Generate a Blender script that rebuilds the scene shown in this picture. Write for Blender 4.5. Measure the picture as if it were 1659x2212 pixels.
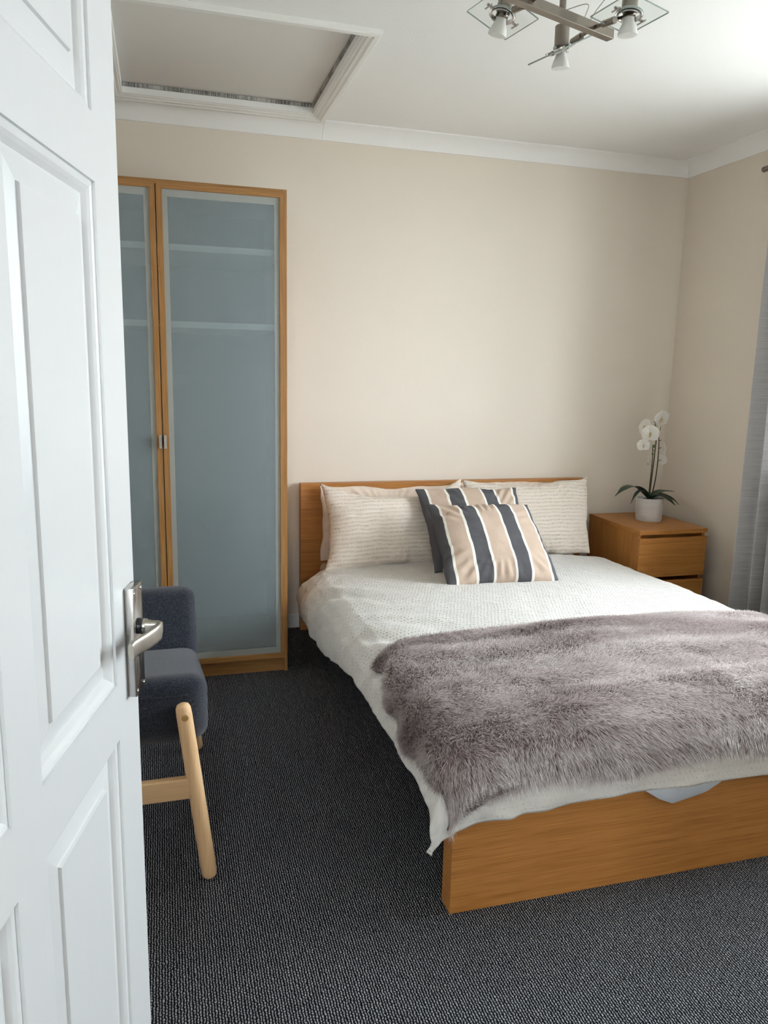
import bpy, bmesh, math, random
import numpy as np
from mathutils import Vector, Matrix, noise as mnoise

random.seed(7); rng = np.random.default_rng(11)
sc = bpy.context.scene
COL = sc.collection
for o in list(bpy.data.objects): bpy.data.objects.remove(o, do_unlink=True)

# ------------------------------------------------------------------ camera
FPX, PITCH, YAW, ROLL, CAMH = 1655.91, .1819, .2808, .0211, 1.3132
def cam_axes():
    cp, sp, cy, sy = math.cos(PITCH), math.sin(PITCH), math.cos(YAW), math.sin(YAW)
    f = Vector((sy*cp, cy*cp, -sp)); rt = Vector((cy, -sy, 0)); up = rt.cross(f)
    c, s = math.cos(ROLL), math.sin(ROLL)
    return c*rt + s*up, -s*rt + c*up, f
CR, CU, CF = cam_axes()
cd = bpy.data.cameras.new('camera'); cam = bpy.data.objects.new('camera', cd); COL.objects.link(cam)
cd.sensor_fit = 'HORIZONTAL'; cd.sensor_width = 36.0; cd.lens = FPX/1659*36.0
cd.clip_start = .02; cd.clip_end = 100
cam.matrix_world = Matrix(((CR.x, CU.x, -CF.x, 0), (CR.y, CU.y, -CF.y, 0), (CR.z, CU.z, -CF.z, CAMH), (0, 0, 0, 1)))
sc.camera = cam

# ------------------------------------------------------------------ light: overcast-bright sky through the window
WIN = (2.755, 1.02, 2.84, .90, 2.20)            # wall x, y range, z range
w = bpy.data.worlds.new('sky'); sc.world = w; w.use_nodes = True
wb = w.node_tree.nodes['Background']; wb.inputs['Color'].default_value = (.86, .925, 1.0, 1); wb.inputs['Strength'].default_value = 15.6
pd = bpy.data.lights.new('window_portal', 'AREA'); pd.shape = 'RECTANGLE'; pd.size = WIN[4]-WIN[3]; pd.size_y = WIN[2]-WIN[1]
pd.cycles.is_portal = True
po = bpy.data.objects.new('window_portal', pd); COL.objects.link(po)
po.location = (WIN[0]+.37, (WIN[1]+WIN[2])/2, (WIN[3]+WIN[4])/2); po.rotation_euler = (0, math.radians(90), 0)
FILL_WIN = (-.64, -.14, .95, 2.05)                   # added unseen window for fill light: x range, z range in the wall at y = -1.3
pd2 = bpy.data.lights.new('fill_portal', 'AREA'); pd2.shape = 'RECTANGLE'; pd2.size = FILL_WIN[1]-FILL_WIN[0]; pd2.size_y = FILL_WIN[3]-FILL_WIN[2]
pd2.cycles.is_portal = True
po2 = bpy.data.objects.new('fill_portal', pd2); COL.objects.link(po2)
po2.location = ((FILL_WIN[0]+FILL_WIN[1])/2, -1.33, (FILL_WIN[2]+FILL_WIN[3])/2); po2.rotation_euler = (math.radians(90), 0, 0)
sc.view_settings.view_transform = 'Standard'; sc.view_settings.look = 'None'
sc.view_settings.gamma = 1.0; sc.view_settings.use_curve_mapping = False
sc.view_settings.exposure = 0.73
sc.cycles.max_bounces = 6; sc.cycles.diffuse_bounces = 4; sc.cycles.glossy_bounces = 2; sc.cycles.transparent_max_bounces = 10
sc.cycles.use_adaptive_sampling = True; sc.cycles.adaptive_threshold = .085; sc.cycles.adaptive_min_samples = 24
sc.cycles.caustics_reflective = False; sc.cycles.caustics_refractive = False
sc.cycles.sample_clamp_indirect = 6.0

# ------------------------------------------------------------------ materials
def srgb(r, g, b):
    f = lambda c: (c/12.92 if c <= .04045 else ((c+.055)/1.055)**2.4)
    return (f(r/255), f(g/255), f(b/255), 1)
class NT:
    def __init__(s, name):
        s.m = bpy.data.materials.new(name); s.m.use_nodes = True; s.t = s.m.node_tree
        s.b = s.t.nodes['Principled BSDF']; s.out = s.t.nodes['Material Output']
    def n(s, typ, props=None, **inp):
        nd = s.t.nodes.new(typ)
        for k, v in (props or {}).items(): setattr(nd, k, v)
        for k, v in inp.items():
            key = k.replace('_', ' ')
            sock = nd.inputs[int(k[1:])] if k[0] == 'i' and k[1:].isdigit() else nd.inputs[key]
            s.set(sock, v)
        return nd
    def set(s, sock, v):
        if isinstance(v, bpy.types.NodeSocket): s.t.links.new(v, sock)
        elif isinstance(v, bpy.types.Node): s.t.links.new(v.outputs[0], sock)
        else: sock.default_value = v
    def math(s, op, a, b=0.0, c=0.0):
        return s.n('ShaderNodeMath', {'operation': op}, i0=a, i1=b, i2=c).outputs[0]
    def ramp(s, fac, stops, interp='LINEAR'):
        r = s.n('ShaderNodeValToRGB', i0=fac); cr = r.color_ramp; cr.interpolation = interp
        while len(cr.elements) > 1: cr.elements.remove(cr.elements[-1])
        cr.elements[0].position, cr.elements[0].color = stops[0]
        for p, c in stops[1:]:
            e = cr.elements.new(p); e.color = c
        return r.outputs[0]
    def coord(s, which='Object', scale=(1, 1, 1), rot=(0, 0, 0)):
        tc = s.n('ShaderNodeTexCoord')
        mp = s.n('ShaderNodeMapping', Vector=tc.outputs[which], Scale=scale, Rotation=rot)
        return mp.outputs[0]
    def noise(s, vec, scale, detail=3, rough=.5):
        return s.n('ShaderNodeTexNoise', Vector=vec, Scale=scale, Detail=detail, Roughness=rough).outputs[0]
    def bump(s, h, dist, strength=1.0, normal=None):
        b = s.n('ShaderNodeBump', Height=h, Distance=dist, Strength=strength)
        if normal is not None: s.set(b.inputs['Normal'], normal)
        return b.outputs[0]
    def mix(s, fac, a, b, mode='MIX'):
        m = s.n('ShaderNodeMix', {'data_type': 'RGBA', 'blend_type': mode})
        s.set(m.inputs[0], fac); s.set(m.inputs[6], a); s.set(m.inputs[7], b)
        return m.outputs[2]
    def fin(s, color=None, rough=None, metal=None, normal=None, spec=None, **kw):
        if color is not None: s.set(s.b.inputs['Base Color'], color)
        if rough is not None: s.set(s.b.inputs['Roughness'], rough)
        if metal is not None: s.set(s.b.inputs['Metallic'], metal)
        if normal is not None: s.set(s.b.inputs['Normal'], normal)
        if spec is not None: s.set(s.b.inputs['Specular IOR Level'], spec)
        for k, v in kw.items(): s.set(s.b.inputs[k.replace('_', ' ')], v)
        return s.m

def m_paint(name, col, rough=.6, bscale=180, bd=.0006, var=.03, spec=.3):
    t = NT(name); v = t.coord()
    n1 = t.noise(v, 1.3, 1); n2 = t.noise(v, bscale, 1)
    c2 = tuple(max(0, x*(1-var)) for x in col[:3]) + (1,)
    return t.fin(t.mix(n1, c2, col), rough, normal=t.bump(n2, bd, .5), spec=spec)
def m_plain(name, col, rough=.5, metal=0.0, spec=.5):
    t = NT(name); n = t.noise(t.coord(), 60, 0)
    c2 = tuple(x*.93 for x in col[:3]) + (1,)
    return t.fin(t.mix(n, c2, col), rough, metal, spec=spec)
def m_wood(name, axis, dark, mid, light, gs=1.0, rough=.42):
    t = NT(name)
    sc_ = [26.0*gs]*3; sc_[axis] = 1.1*gs
    v = t.coord('Object', tuple(sc_))
    warp = t.noise(v, .55, 3)
    fine_sc = [380.0]*3; fine_sc[axis] = 7.0
    vf = t.coord('Object', tuple(fine_sc))
    fine = t.noise(vf, 1.0, 4, .6)
    band = t.math('FRACT', t.math('MULTIPLY', warp, 7.0))
    tri = t.math('ABSOLUTE', t.math('SUBTRACT', band, .5))
    big = t.noise(t.coord('Object', tuple(x*.09 if i != axis else .6 for i, x in enumerate(sc_))), 1.0, 2)
    g = t.math('ADD', t.math('MULTIPLY', tri, .26), t.math('MULTIPLY', fine, .92))
    col = t.ramp(g, [(.22, dark), (.52, mid), (.85, light)])
    col = t.mix(t.math('MULTIPLY', big, .35), col, mid)
    return t.fin(col, rough, normal=t.bump(fine, .0006, .35), spec=.4)

OAK_D, OAK_M, OAK_L = srgb(128, 78, 34), srgb(184, 124, 63), srgb(206, 148, 84)
M = {}
M['wall'] = m_paint('wall_cream_paint', srgb(233, 223, 210), .75)
M['ceil'] = m_paint('ceiling_white_paint', srgb(247, 247, 246), .8, 90, .0008)
M['hatchp'] = m_paint('hatch_panel_paint', srgb(236, 233, 229), .7, 40, .001, .07)
M['trim'] = m_paint('white_gloss_trim', srgb(240, 240, 237), .35, 30, .0008, .02, .5)
M['door'] = m_paint('white_satin_door_paint', srgb(211, 212, 212), .32, 26, .0009, .02, .5)
M['oakx'] = m_wood('honey_oak_grain_x', 0, OAK_D, OAK_M, OAK_L)
M['oaky'] = m_wood('honey_oak_grain_y', 1, OAK_D, OAK_M, OAK_L)
M['oakz'] = m_wood('honey_oak_grain_z', 2, OAK_D, OAK_M, OAK_L)
M['woakx'] = m_wood('wardrobe_oak_x', 0, srgb(108, 72, 36), srgb(160, 115, 66), srgb(184, 140, 88), 1.6)
M['woakz'] = m_wood('wardrobe_oak_z', 2, srgb(108, 72, 36), srgb(160, 115, 66), srgb(184, 140, 88), 1.6)
M['beech'] = m_wood('pale_beech', 2, srgb(206, 164, 118), srgb(224, 186, 142), srgb(232, 198, 158), 1.0, .45)
M['beechx'] = m_wood('pale_beech_x', 0, srgb(206, 164, 118), srgb(224, 186, 142), srgb(232, 198, 158), 1.0, .45)
M['black'] = m_plain('dark_gap', srgb(20, 18, 16), .9)
M['inside'] = m_plain('wardrobe_inside_white', srgb(240, 239, 234), .5)
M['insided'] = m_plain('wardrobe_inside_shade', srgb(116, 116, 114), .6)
M['chrome'] = m_plain('worn_chrome', srgb(196, 194, 190), .2, 1.0)
M['nickel'] = m_plain('brushed_nickel', srgb(142, 134, 125), .28, 1.0)
M['brass'] = m_plain('brass_bolt', srgb(206, 164, 100), .35, .35)
M['lever'] = m_plain('worn_satin_lever', srgb(186, 180, 168), .3, .9)
M['bulb'] = m_plain('frosted_bulb', srgb(226, 226, 222), .35)
M['rubber'] = m_plain('black_plastic', srgb(24, 24, 26), .4)
M['cable'] = m_plain('clear_cable', srgb(186, 184, 178), .3)
M['sheet'] = m_plain('blue_white_sheet', srgb(224, 230, 240), .8)
M['soil'] = m_plain('potting_bark', srgb(52, 42, 34), .95)
M['stem'] = m_plain('orchid_stem', srgb(62, 60, 34), .6)
M['leaf'] = m_plain('orchid_leaf', srgb(34, 62, 44), .38)
M['bud'] = m_plain('orchid_bud', srgb(92, 116, 66), .5)
M['lip'] = m_plain('orchid_lip', srgb(206, 186, 138), .6)
M['switch'] = m_plain('white_switch_plastic', srgb(240, 240, 238), .3)
M['mattress'] = m_plain('mattress_ticking', srgb(228, 226, 220), .85)

def m_petal():
    t = NT('orchid_petal'); v = t.coord()
    c = t.mix(t.noise(v, 40, 2), srgb(240, 236, 228), srgb(252, 250, 246))
    d = t.n('ShaderNodeBsdfDiffuse', Color=c); tr = t.n('ShaderNodeBsdfTranslucent', Color=c)
    mx = t.n('ShaderNodeMixShader', i0=.25, i1=d.outputs[0], i2=tr.outputs[0]); t.set(t.out.inputs[0], mx.outputs[0]); return t.m
M['petal'] = m_petal()

def m_carpet():
    t = NT('charcoal_ribbed_carpet'); v = t.coord()
    nz = t.n('ShaderNodeTexNoise', Vector=v, Scale=95.0, Detail=1.0)
    wv = t.n('ShaderNodeVectorMath', {'operation': 'MULTIPLY_ADD'}, i0=nz.outputs['Color'], i1=(.0058, .0110, 0), i2=v)
    xyz = t.n('ShaderNodeSeparateXYZ', i0=wv.outputs[0])
    u = t.math('DIVIDE', xyz.outputs[0], .0062); vv = t.math('DIVIDE', xyz.outputs[1], .0078)
    row = t.math('FLOOR', u); off = t.math('MULTIPLY', t.math('MODULO', row, 2.0), .5)
    vv = t.math('ADD', vv, off)
    su = t.math('ABSOLUTE', t.math('SINE', t.math('MULTIPLY', u, math.pi)))
    sv = t.math('ABSOLUTE', t.math('SINE', t.math('MULTIPLY', vv, math.pi)))
    h = t.math('MULTIPLY', su, t.math('ADD', .62, t.math('MULTIPLY', sv, .38)))
    fl = t.noise(v, 420, 1)
    big = t.noise(v, 2.2, 1)
    g = t.math('ADD', h, t.math('MULTIPLY', t.math('SUBTRACT', fl, .5), .9))
    c = t.ramp(g, [(.30, srgb(9, 9, 11)), (.62, srgb(64, 65, 69)), (1.0, srgb(184, 185, 192))])
    c = t.mix(t.math('MULTIPLY', big, .25), c, srgb(40, 40, 43))
    return t.fin(c, .95, normal=t.bump(h, .004, .9), spec=.1)
M['carpet'] = m_carpet()

def m_seersucker(name, col, col2, cu, cv, au, av, depth, wr=.0012, fade=False):
    """cotton with rows of small puckers; UV is in metres"""
    t = NT(name); uv = t.coord('UV')
    nz = t.n('ShaderNodeTexNoise', Vector=uv, Scale=14.0, Detail=2.0)
    wv = t.n('ShaderNodeVectorMath', {'operation': 'MULTIPLY_ADD'}, i0=nz.outputs['Color'], i1=(.016, .020, 0), i2=uv)
    xyz = t.n('ShaderNodeSeparateXYZ', i0=wv.outputs[0])
    v = t.math('DIVIDE', xyz.outputs[1], cv); row = t.math('FLOOR', v)
    u = t.math('ADD', t.math('DIVIDE', xyz.outputs[0], cu), t.math('MULTIPLY', t.math('MODULO', row, 2.0), .5))
    fu = t.math('SUBTRACT', t.math('FRACT', u), .5); fv = t.math('SUBTRACT', t.math('FRACT', v), .5)
    d = t.math('ADD', t.math('POWER', t.math('DIVIDE', t.math('ABSOLUTE', fu), au), 2.0), t.math('POWER', t.math('DIVIDE', t.math('ABSOLUTE', fv), av), 2.0))
    dash = t.n('ShaderNodeMapRange', {'interpolation_type': 'SMOOTHSTEP'}, i0=d, i1=0.0, i2=1.0, i3=1.0, i4=0.0).outputs[0]
    jit = t.noise(uv, 45, 2)
    dash = t.math('MULTIPLY', dash, t.n('ShaderNodeMapRange', i0=jit, i1=.3, i2=.62, i3=.15, i4=1.25).outputs[0])
    if fade:
        sx = t.n('ShaderNodeSeparateXYZ', i0=uv)
        mk = t.math('MULTIPLY', t.n('ShaderNodeMapRange', {'interpolation_type': 'SMOOTHSTEP'}, i0=sx.outputs[0], i1=-.16, i2=.0, i3=.28, i4=1.0).outputs[0], t.n('ShaderNodeMapRange', {'interpolation_type': 'SMOOTHSTEP'}, i0=sx.outputs[1], i1=-.22, i2=-.08, i3=.15, i4=1.0).outputs[0])
        dash = t.math('MULTIPLY', dash, mk)
    cr = t.noise(uv, 22, 5, .62); fi = t.noise(uv, 900, 2)
    h = t.math('ADD', t.math('MULTIPLY', dash, -depth), t.math('ADD', t.math('MULTIPLY', cr, wr*2.2), t.math('MULTIPLY', fi, .0002)))
    c = t.mix(t.math('MULTIPLY', dash, .14), col, col2)  # puckers slightly darkened in the colour, standing in for their shade
    return t.fin(c, .9, normal=t.bump(h, 1.0, 1.0), spec=.15, Sheen_Weight=.15)
M['duvet'] = m_seersucker('cream_seersucker_duvet', srgb(217, 214, 209), srgb(152, 146, 138), .0135, .0165, .31, .24, .0036, .0020, True)
M['pillow'] = m_seersucker('cream_seersucker_pillow', srgb(226, 214, 201), srgb(190, 177, 163), .0074, .0215, .30, .30, .0026, .0022)
M['pillow2'] = m_seersucker('pink_beige_pillowcase', srgb(224, 206, 190), srgb(208, 188, 172), .0085, .0205, .3, .3, .0004, .002)

def m_stripe():
    t = NT('striped_cushion_cotton'); uv = t.coord('UV')
    x = t.n('ShaderNodeSeparateXYZ', i0=uv).outputs[0]
    wob = t.math('MULTIPLY', t.math('SUBTRACT', t.noise(uv, 5, 2), .5), .012)
    xs = t.math('ADD', x, wob)
    D, Wt, B = srgb(86, 86, 90), srgb(238, 234, 226), srgb(203, 182, 164)
    st = [(0, D), (.070, Wt), (.090, B), (.248, Wt), (.270, D), (.405, Wt), (.427, B), (.598, Wt), (.620, D), (.745, Wt), (.768, B), (.928, Wt), (.950, D)]
    c = t.ramp(xs, st, 'CONSTANT')
    rib = t.math('SINE', t.math('MULTIPLY', xs, 2*math.pi*84))
    ribm = t.ramp(rib, [(.0, (0, 0, 0, 1)), (.9, (1, 1, 1, 1))])
    isb = t.ramp(xs, [(0, (0, 0, 0, 1)), (.092, (1, 1, 1, 1)), (.247, (0, 0, 0, 1)), (.429, (1, 1, 1, 1)), (.597, (0, 0, 0, 1)), (.77, (1, 1, 1, 1)), (.927, (0, 0, 0, 1))], 'CONSTANT')
    c = t.mix(t.math('MULTIPLY', t.math('MULTIPLY', ribm, isb), .5), c, srgb(150, 124, 108))
    fi = t.noise(uv, 260, 3)
    c = t.mix(t.math('MULTIPLY', fi, .25), c, t.mix(.5, c, srgb(128, 120, 114)))
    cr = t.noise(uv, 7, 4)
    return t.fin(c, .92, normal=t.bump(t.math('ADD', t.math('MULTIPLY', cr, .008), t.math('MULTIPLY', fi, .0006)), 1.0, .8), spec=.1)
M['stripe'] = m_stripe()

def m_tweed():
    t = NT('navy_grey_felt'); v = t.coord()
    a = t.noise(v, 700, 3, .7); b = t.noise(v, 260, 3)
    c = t.ramp(t.math('ADD', t.math('MULTIPLY', a, .7), t.math('MULTIPLY', b, .3)), [(.38, srgb(17, 19, 26)), (.5, srgb(36, 40, 51)), (.66, srgb(84, 89, 102))])
    return t.fin(c, .95, normal=t.bump(a, .002, .8), spec=.1, Sheen_Weight=.3)
M['tweed'] = m_tweed()

def m_curtain():
    t = NT('grey_slub_curtain'); v = t.coord('UV', (6, 420, 1)); f = t.noise(v, 1.0, 4, .65)
    v2 = t.coord('UV', (600, 600, 1)); g = t.noise(v2, 1.0, 2)
    c = t.ramp(t.math('ADD', t.math('MULTIPLY', f, .75), t.math('MULTIPLY', g, .25)), [(.3, srgb(168, 166, 166)), (.5, srgb(206, 204, 204)), (.7, srgb(230, 228, 228))])
    d = t.n('ShaderNodeBsdfDiffuse', Color=c); tr = t.n('ShaderNodeBsdfTranslucent', Color=c)
    mx = t.n('ShaderNodeMixShader', i0=.22, i1=d.outputs[0], i2=tr.outputs[0]); t.set(t.out.inputs[0], mx.outputs[0]); return t.m
M['curtain'] = m_curtain()

def m_thin_glass(name, col, refl=.08, tint_abs=1.0):
    t = NT(name); n = t.noise(t.coord(), 3, 1)
    c = t.mix(n, col, tuple(x*.98 for x in col[:3])+(1,))
    tr = t.n('ShaderNodeBsdfTransparent', Color=c); gl = t.n('ShaderNodeBsdfGlossy', Color=(1, 1, 1, 1), Roughness=.02)
    lw = t.n('ShaderNodeLayerWeight', Blend=.35)
    fr = t.n('ShaderNodeMath', {'operation': 'MULTIPLY_ADD'}, i0=t.math('POWER', lw.outputs['Facing'], 4.0), i1=.5, i2=refl*.5)
    mx = t.n('ShaderNodeMixShader', i0=fr.outputs[0], i1=tr.outputs[0], i2=gl.outputs[0]); t.set(t.out.inputs[0], mx.outputs[0]); return t.m
M['wglass'] = m_thin_glass('window_glass', (.97, .985, .98, 1))
M['lglass'] = m_thin_glass('lamp_glass', (.965, .982, .977, 1))
M['ledge'] = m_plain('glass_cut_edge', srgb(160, 174, 169), .15)
def m_frost(name, col, alpha):
    t = NT(name); n = t.noise(t.coord(), 2.0, 2)
    c = t.mix(n, col, tuple(x*.94 for x in col[:3])+(1,))
    t.fin(c, .10, spec=.45)
    tr = t.n('ShaderNodeBsdfTransparent', Color=(.92, .96, .965, 1))
    mx = t.n('ShaderNodeMixShader', i0=alpha, i1=tr.outputs[0], i2=t.b.outputs[0]); t.set(t.out.inputs[0], mx.outputs[0]); return t.m
M['frost'] = m_frost('frosted_blue_grey_glass', srgb(164, 175, 179), .44)
M['frostb'] = m_frost('frosted_glass_border', srgb(162, 165, 160), .97)

def m_fur():
    t = NT('mauve_grey_faux_fur')
    a = t.n('ShaderNodeAttribute', {'attribute_name': 'tip'}); r = t.n('ShaderNodeAttribute', {'attribute_name': 'rnd'})
    base = t.ramp(a.outputs['Fac'], [(0, srgb(172, 154, 151)), (.4, srgb(228, 214, 211)), (.75, srgb(252, 247, 245)), (1, srgb(255, 254, 253))])
    dark = t.ramp(a.outputs['Fac'], [(0, srgb(122, 104, 102)), (.6, srgb(186, 168, 166)), (1, srgb(246, 238, 236))])
    c = t.mix(r.outputs['Fac'], dark, base)
    d = t.n('ShaderNodeBsdfDiffuse', Color=c); tr = t.n('ShaderNodeBsdfTranslucent', Color=c)
    gl = t.n('ShaderNodeBsdfGlossy', Color=(1, .97, .95, 1), Roughness=.38)
    m1 = t.n('ShaderNodeMixShader', i0=.5, i1=d.outputs[0], i2=tr.outputs[0])
    m2 = t.n('ShaderNodeMixShader', i0=.14, i1=m1.outputs[0], i2=gl.outputs[0]); t.set(t.out.inputs[0], m2.outputs[0]); return t.m
M['fur'] = m_fur()
M['furback'] = m_plain('fur_backing', srgb(112, 94, 92), .95)
def m_pot():
    t = NT('ribbed_pale_pot'); v = t.coord('Object', (3, 3, 90)); n = t.noise(v, 1.0, 4)
    c = t.mix(n, srgb(196, 194, 194), srgb(226, 224, 224))
    return t.fin(c, .5, normal=t.bump(n, .004, .7))
M['pot'] = m_pot()
def m_brush():
    t = NT('worn_draught_strip'); v = t.coord('Object', (260, 260, 8)); n = t.noise(v, 1.0, 3, .7); n2 = t.noise(t.coord(), 9, 3)
    c = t.ramp(t.math('ADD', t.math('MULTIPLY', n, .6), t.math('MULTIPLY', n2, .4)), [(.40, srgb(30, 30, 30)), (.55, srgb(190, 188, 184))])
    return t.fin(c, .9)
M['brush'] = m_brush()

# ------------------------------------------------------------------ mesh helpers
WLOC = {}
def link(name, me, mat, parent=None, smooth=False, recenter=True, origin=None):
    o = bpy.data.objects.new(name, me); COL.objects.link(o)
    if mat is not None and not me.materials: me.materials.append(mat)
    n = len(me.vertices)
    co = np.empty(n*3, np.float32); me.vertices.foreach_get('co', co); co = co.reshape(-1, 3)
    if origin is not None: c = np.array(origin, np.float32)
    elif recenter: c = np.array([(co[:, 0].min()+co[:, 0].max())/2, (co[:, 1].min()+co[:, 1].max())/2, co[:, 2].min()], np.float32)
    else: c = np.zeros(3, np.float32)
    me.vertices.foreach_set('co', (co-c).ravel()); me.update()
    if smooth: me.polygons.foreach_set('use_smooth', [True]*len(me.polygons))
    if parent is not None:
        o.parent = parent; pl = WLOC[parent.name]; o.location = tuple(c[i]-pl[i] for i in range(3))
    else: o.location = tuple(c)
    WLOC[o.name] = tuple(float(x) for x in c)
    return o
def empty(name, loc, label=None, cat=None, group=None, kind=None):
    o = bpy.data.objects.new(name, None); COL.objects.link(o); o.location = loc; WLOC[o.name] = tuple(loc); o.empty_display_size = .1
    tag(o, label, cat, group, kind); return o
def tag(o, label=None, cat=None, group=None, kind=None):
    if label: o['label'] = label
    if cat: o['category'] = cat
    if group: o['group'] = group
    if kind: o['kind'] = kind
    return o
def me_from(name, V, F):
    me = bpy.data.meshes.new(name); me.from_pydata([tuple(v) for v in V], [], F); me.validate(); me.update(); return me
def box(name, p0, p1, mat, parent=None, bev=.0, seg=2, **k):
    bm = bmesh.new(); add_box(bm, p0, p1, bev, seg); return bmo(name, bm, mat, parent, **k)
def add_box(bm, p0, p1, bev=0, seg=2, T=None):
    r = bmesh.ops.create_cube(bm, size=1); vs = r['verts']
    for v in vs: v.co = Vector([p0[i] + (v.co[i]+.5)*(p1[i]-p0[i]) for i in range(3)])
    if bev > 0:
        es = list({e for v in vs for e in v.link_edges})
        rr = bmesh.ops.bevel(bm, geom=es, offset=bev, segments=seg, affect='EDGES', profile=.5)
        vs = list({v for f in rr['faces'] for v in f.verts} | {v for v in vs if v.is_valid})
    if T:
        for v in vs: v.co = T(v.co)
    return vs
def bmo(name, bm, mat, parent=None, smooth=False, **k):
    bmesh.ops.recalc_face_normals(bm, faces=bm.faces)
    me = bpy.data.meshes.new(name); bm.to_mesh(me); bm.free()
    o = link(name, me, mat, parent, smooth, **k)
    return o
def autosmooth(o, ang=40):
    me = o.data
    me.polygons.foreach_set('use_smooth', [True]*len(me.polygons))
    bm = bmesh.new(); bm.from_mesh(me)
    for e in bm.edges:
        e.smooth = not (len(e.link_faces) == 2 and e.calc_face_angle(0) > math.radians(ang))
    bm.to_mesh(me); bm.free(); return o
def add_tube(bm, pts, rad, n=12, cap=True, flat=None, sq=1.0):
    """swept tube; rad: number or list; flat=(list of second radii, ref vector) for elliptical"""
    pts = [Vector(p) for p in pts]; m = len(pts)
    if not hasattr(rad, '__len__'): rad = [rad]*m
    rings = []; prev = None
    for i, p in enumerate(pts):
        tg = (pts[min(i+1, m-1)] - pts[max(i-1, 0)]).normalized()
        if flat: ref = Vector(flat[1]); a = (ref - tg*ref.dot(tg)).normalized()
        elif prev is None:
            ref = Vector((0, 0, 1)) if abs(tg.z) < .9 else Vector((1, 0, 0)); a = (ref - tg*ref.dot(tg)).normalized()
        else: a = (prev - tg*prev.dot(tg)).normalized()
        prev = a; b = tg.cross(a); ra = rad[i]; rb = flat[0][i] if flat else ra
        pw = lambda q: math.copysign(abs(q)**sq, q)
        rings.append([bm.verts.new(p + a*pw(math.cos(2*math.pi*k/n))*ra + b*pw(math.sin(2*math.pi*k/n))*rb) for k in range(n)])
    for i in range(m-1):
        for k in range(n): bm.faces.new((rings[i][k], rings[i][(k+1) % n], rings[i+1][(k+1) % n], rings[i+1][k]))
    if cap:
        bm.faces.new(rings[0]); bm.faces.new(rings[-1])
def tube(name, pts, rad, mat, parent=None, n=12, **k):
    bm = bmesh.new(); add_tube(bm, pts, rad, n, flat=k.pop('flat', None), sq=k.pop('sq', 1.0)); o = bmo(name, bm, mat, parent, **k); return autosmooth(o, 50)
def add_lathe(bm, prof, c=(0, 0, 0), n=32, T=None, closed=False):
    """prof: [(r,z)]; revolve round z"""
    rings = []
    for r, z in prof:
        rings.append([bm.verts.new(Vector((c[0]+r*math.cos(2*math.pi*k/n), c[1]+r*math.sin(2*math.pi*k/n), c[2]+z))) for k in range(n)])
    for i in range(len(prof)-1):
        for k in range(n): bm.faces.new((rings[i][k], rings[i][(k+1) % n], rings[i+1][(k+1) % n], rings[i+1][k]))
    if not closed:
        bm.faces.new(rings[0]); bm.faces.new(rings[-1])
    else:
        for k in range(n): bm.faces.new((rings[-1][k], rings[-1][(k+1) % n], rings[0][(k+1) % n], rings[0][k]))
    if T:
        for rg in rings:
            for v in rg: v.co = T @ v.co
def lathe(name, prof, mat, parent=None, T=None, n=32, closed=False, c=(0, 0, 0), ang=35):
    bm = bmesh.new(); add_lathe(bm, prof, c, n, T, closed); return autosmooth(bmo(name, bm, mat, parent), ang)
def add_ring(bm, rect, prof, mp, fill=False):
    """mitred rectangular ring: rect=(a0,a1,b0,b1), prof=[(inset,depth)], mp(a,b,d)->xyz"""
    a0, a1, b0, b1 = rect; R = []
    for ins, d in prof:
        R.append([bm.verts.new(mp(a, b, d)) for a, b in ((a0+ins, b0+ins), (a1-ins, b0+ins), (a1-ins, b1-ins), (a0+ins, b1-ins))])
    for i in range(len(R)-1):
        for k in range(4): bm.faces.new((R[i][k], R[i][(k+1) % 4], R[i+1][(k+1) % 4], R[i+1][k]))
    if fill: bm.faces.new(R[-1])
    return R
def add_rail(bm, rect, prof, mp, side):
    """one mitred side of such a ring, closed section"""
    a0, a1, b0, b1 = rect; A, B = [], []
    for ins, d in prof:
        cs = ((a0+ins, b0+ins), (a1-ins, b0+ins), (a1-ins, b1-ins), (a0+ins, b1-ins))
        p, q = cs[side], cs[(side+1) % 4]
        A.append(bm.verts.new(mp(p[0], p[1], d))); B.append(bm.verts.new(mp(q[0], q[1], d)))
    n = len(prof)
    for i in range(n): bm.faces.new((A[i], A[(i+1) % n], B[(i+1) % n], B[i]))
    bm.faces.new(A); bm.faces.new(B)

def fbm(x, y, z=0.0, o=4):
    return mnoise.fractal(Vector((x, y, z)), .9, 2.0, o)

# ------------------------------------------------------------------ room shell
XR, YB, ZC, XL, YF = 2.755, 3.7745, 2.436, -.62, .36
YF0 = .24
HX0, HX1 = -.232, .542                           # doorway
box('floor', (XL-.4, -1.3, -.1), (XR+.12, YB+.12, 0), M['carpet'], origin=(0, 0, 0))['kind'] = 'structure'
HAT = (-.128, .682, 2.775, 3.64)                 # hatch opening x0,x1,y0,y1
bm = bmesh.new()
for p0, p1 in (((XL-.4, -1.3), (XR+.12, HAT[2])), ((XL-.4, HAT[3]), (XR+.12, YB+.12)), ((XL-.4, HAT[2]), (HAT[0], HAT[3])), ((HAT[1], HAT[2]), (XR+.12, HAT[3]))):
    add_box(bm, (p0[0], p0[1], ZC), (p1[0], p1[1], ZC+.10))
bmo('ceiling', bm, M['ceil'], recenter=False)['kind'] = 'structure'
box('wall_back', (XL-.12, YB, 0), (XR+.12, YB+.12, ZC), M['wall'], recenter=False)['kind'] = 'structure'
box('wall_left', (XL-.12, YF0, 0), (XL, YB, ZC), M['wall'], recenter=False)['kind'] = 'structure'
bm = bmesh.new()
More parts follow.
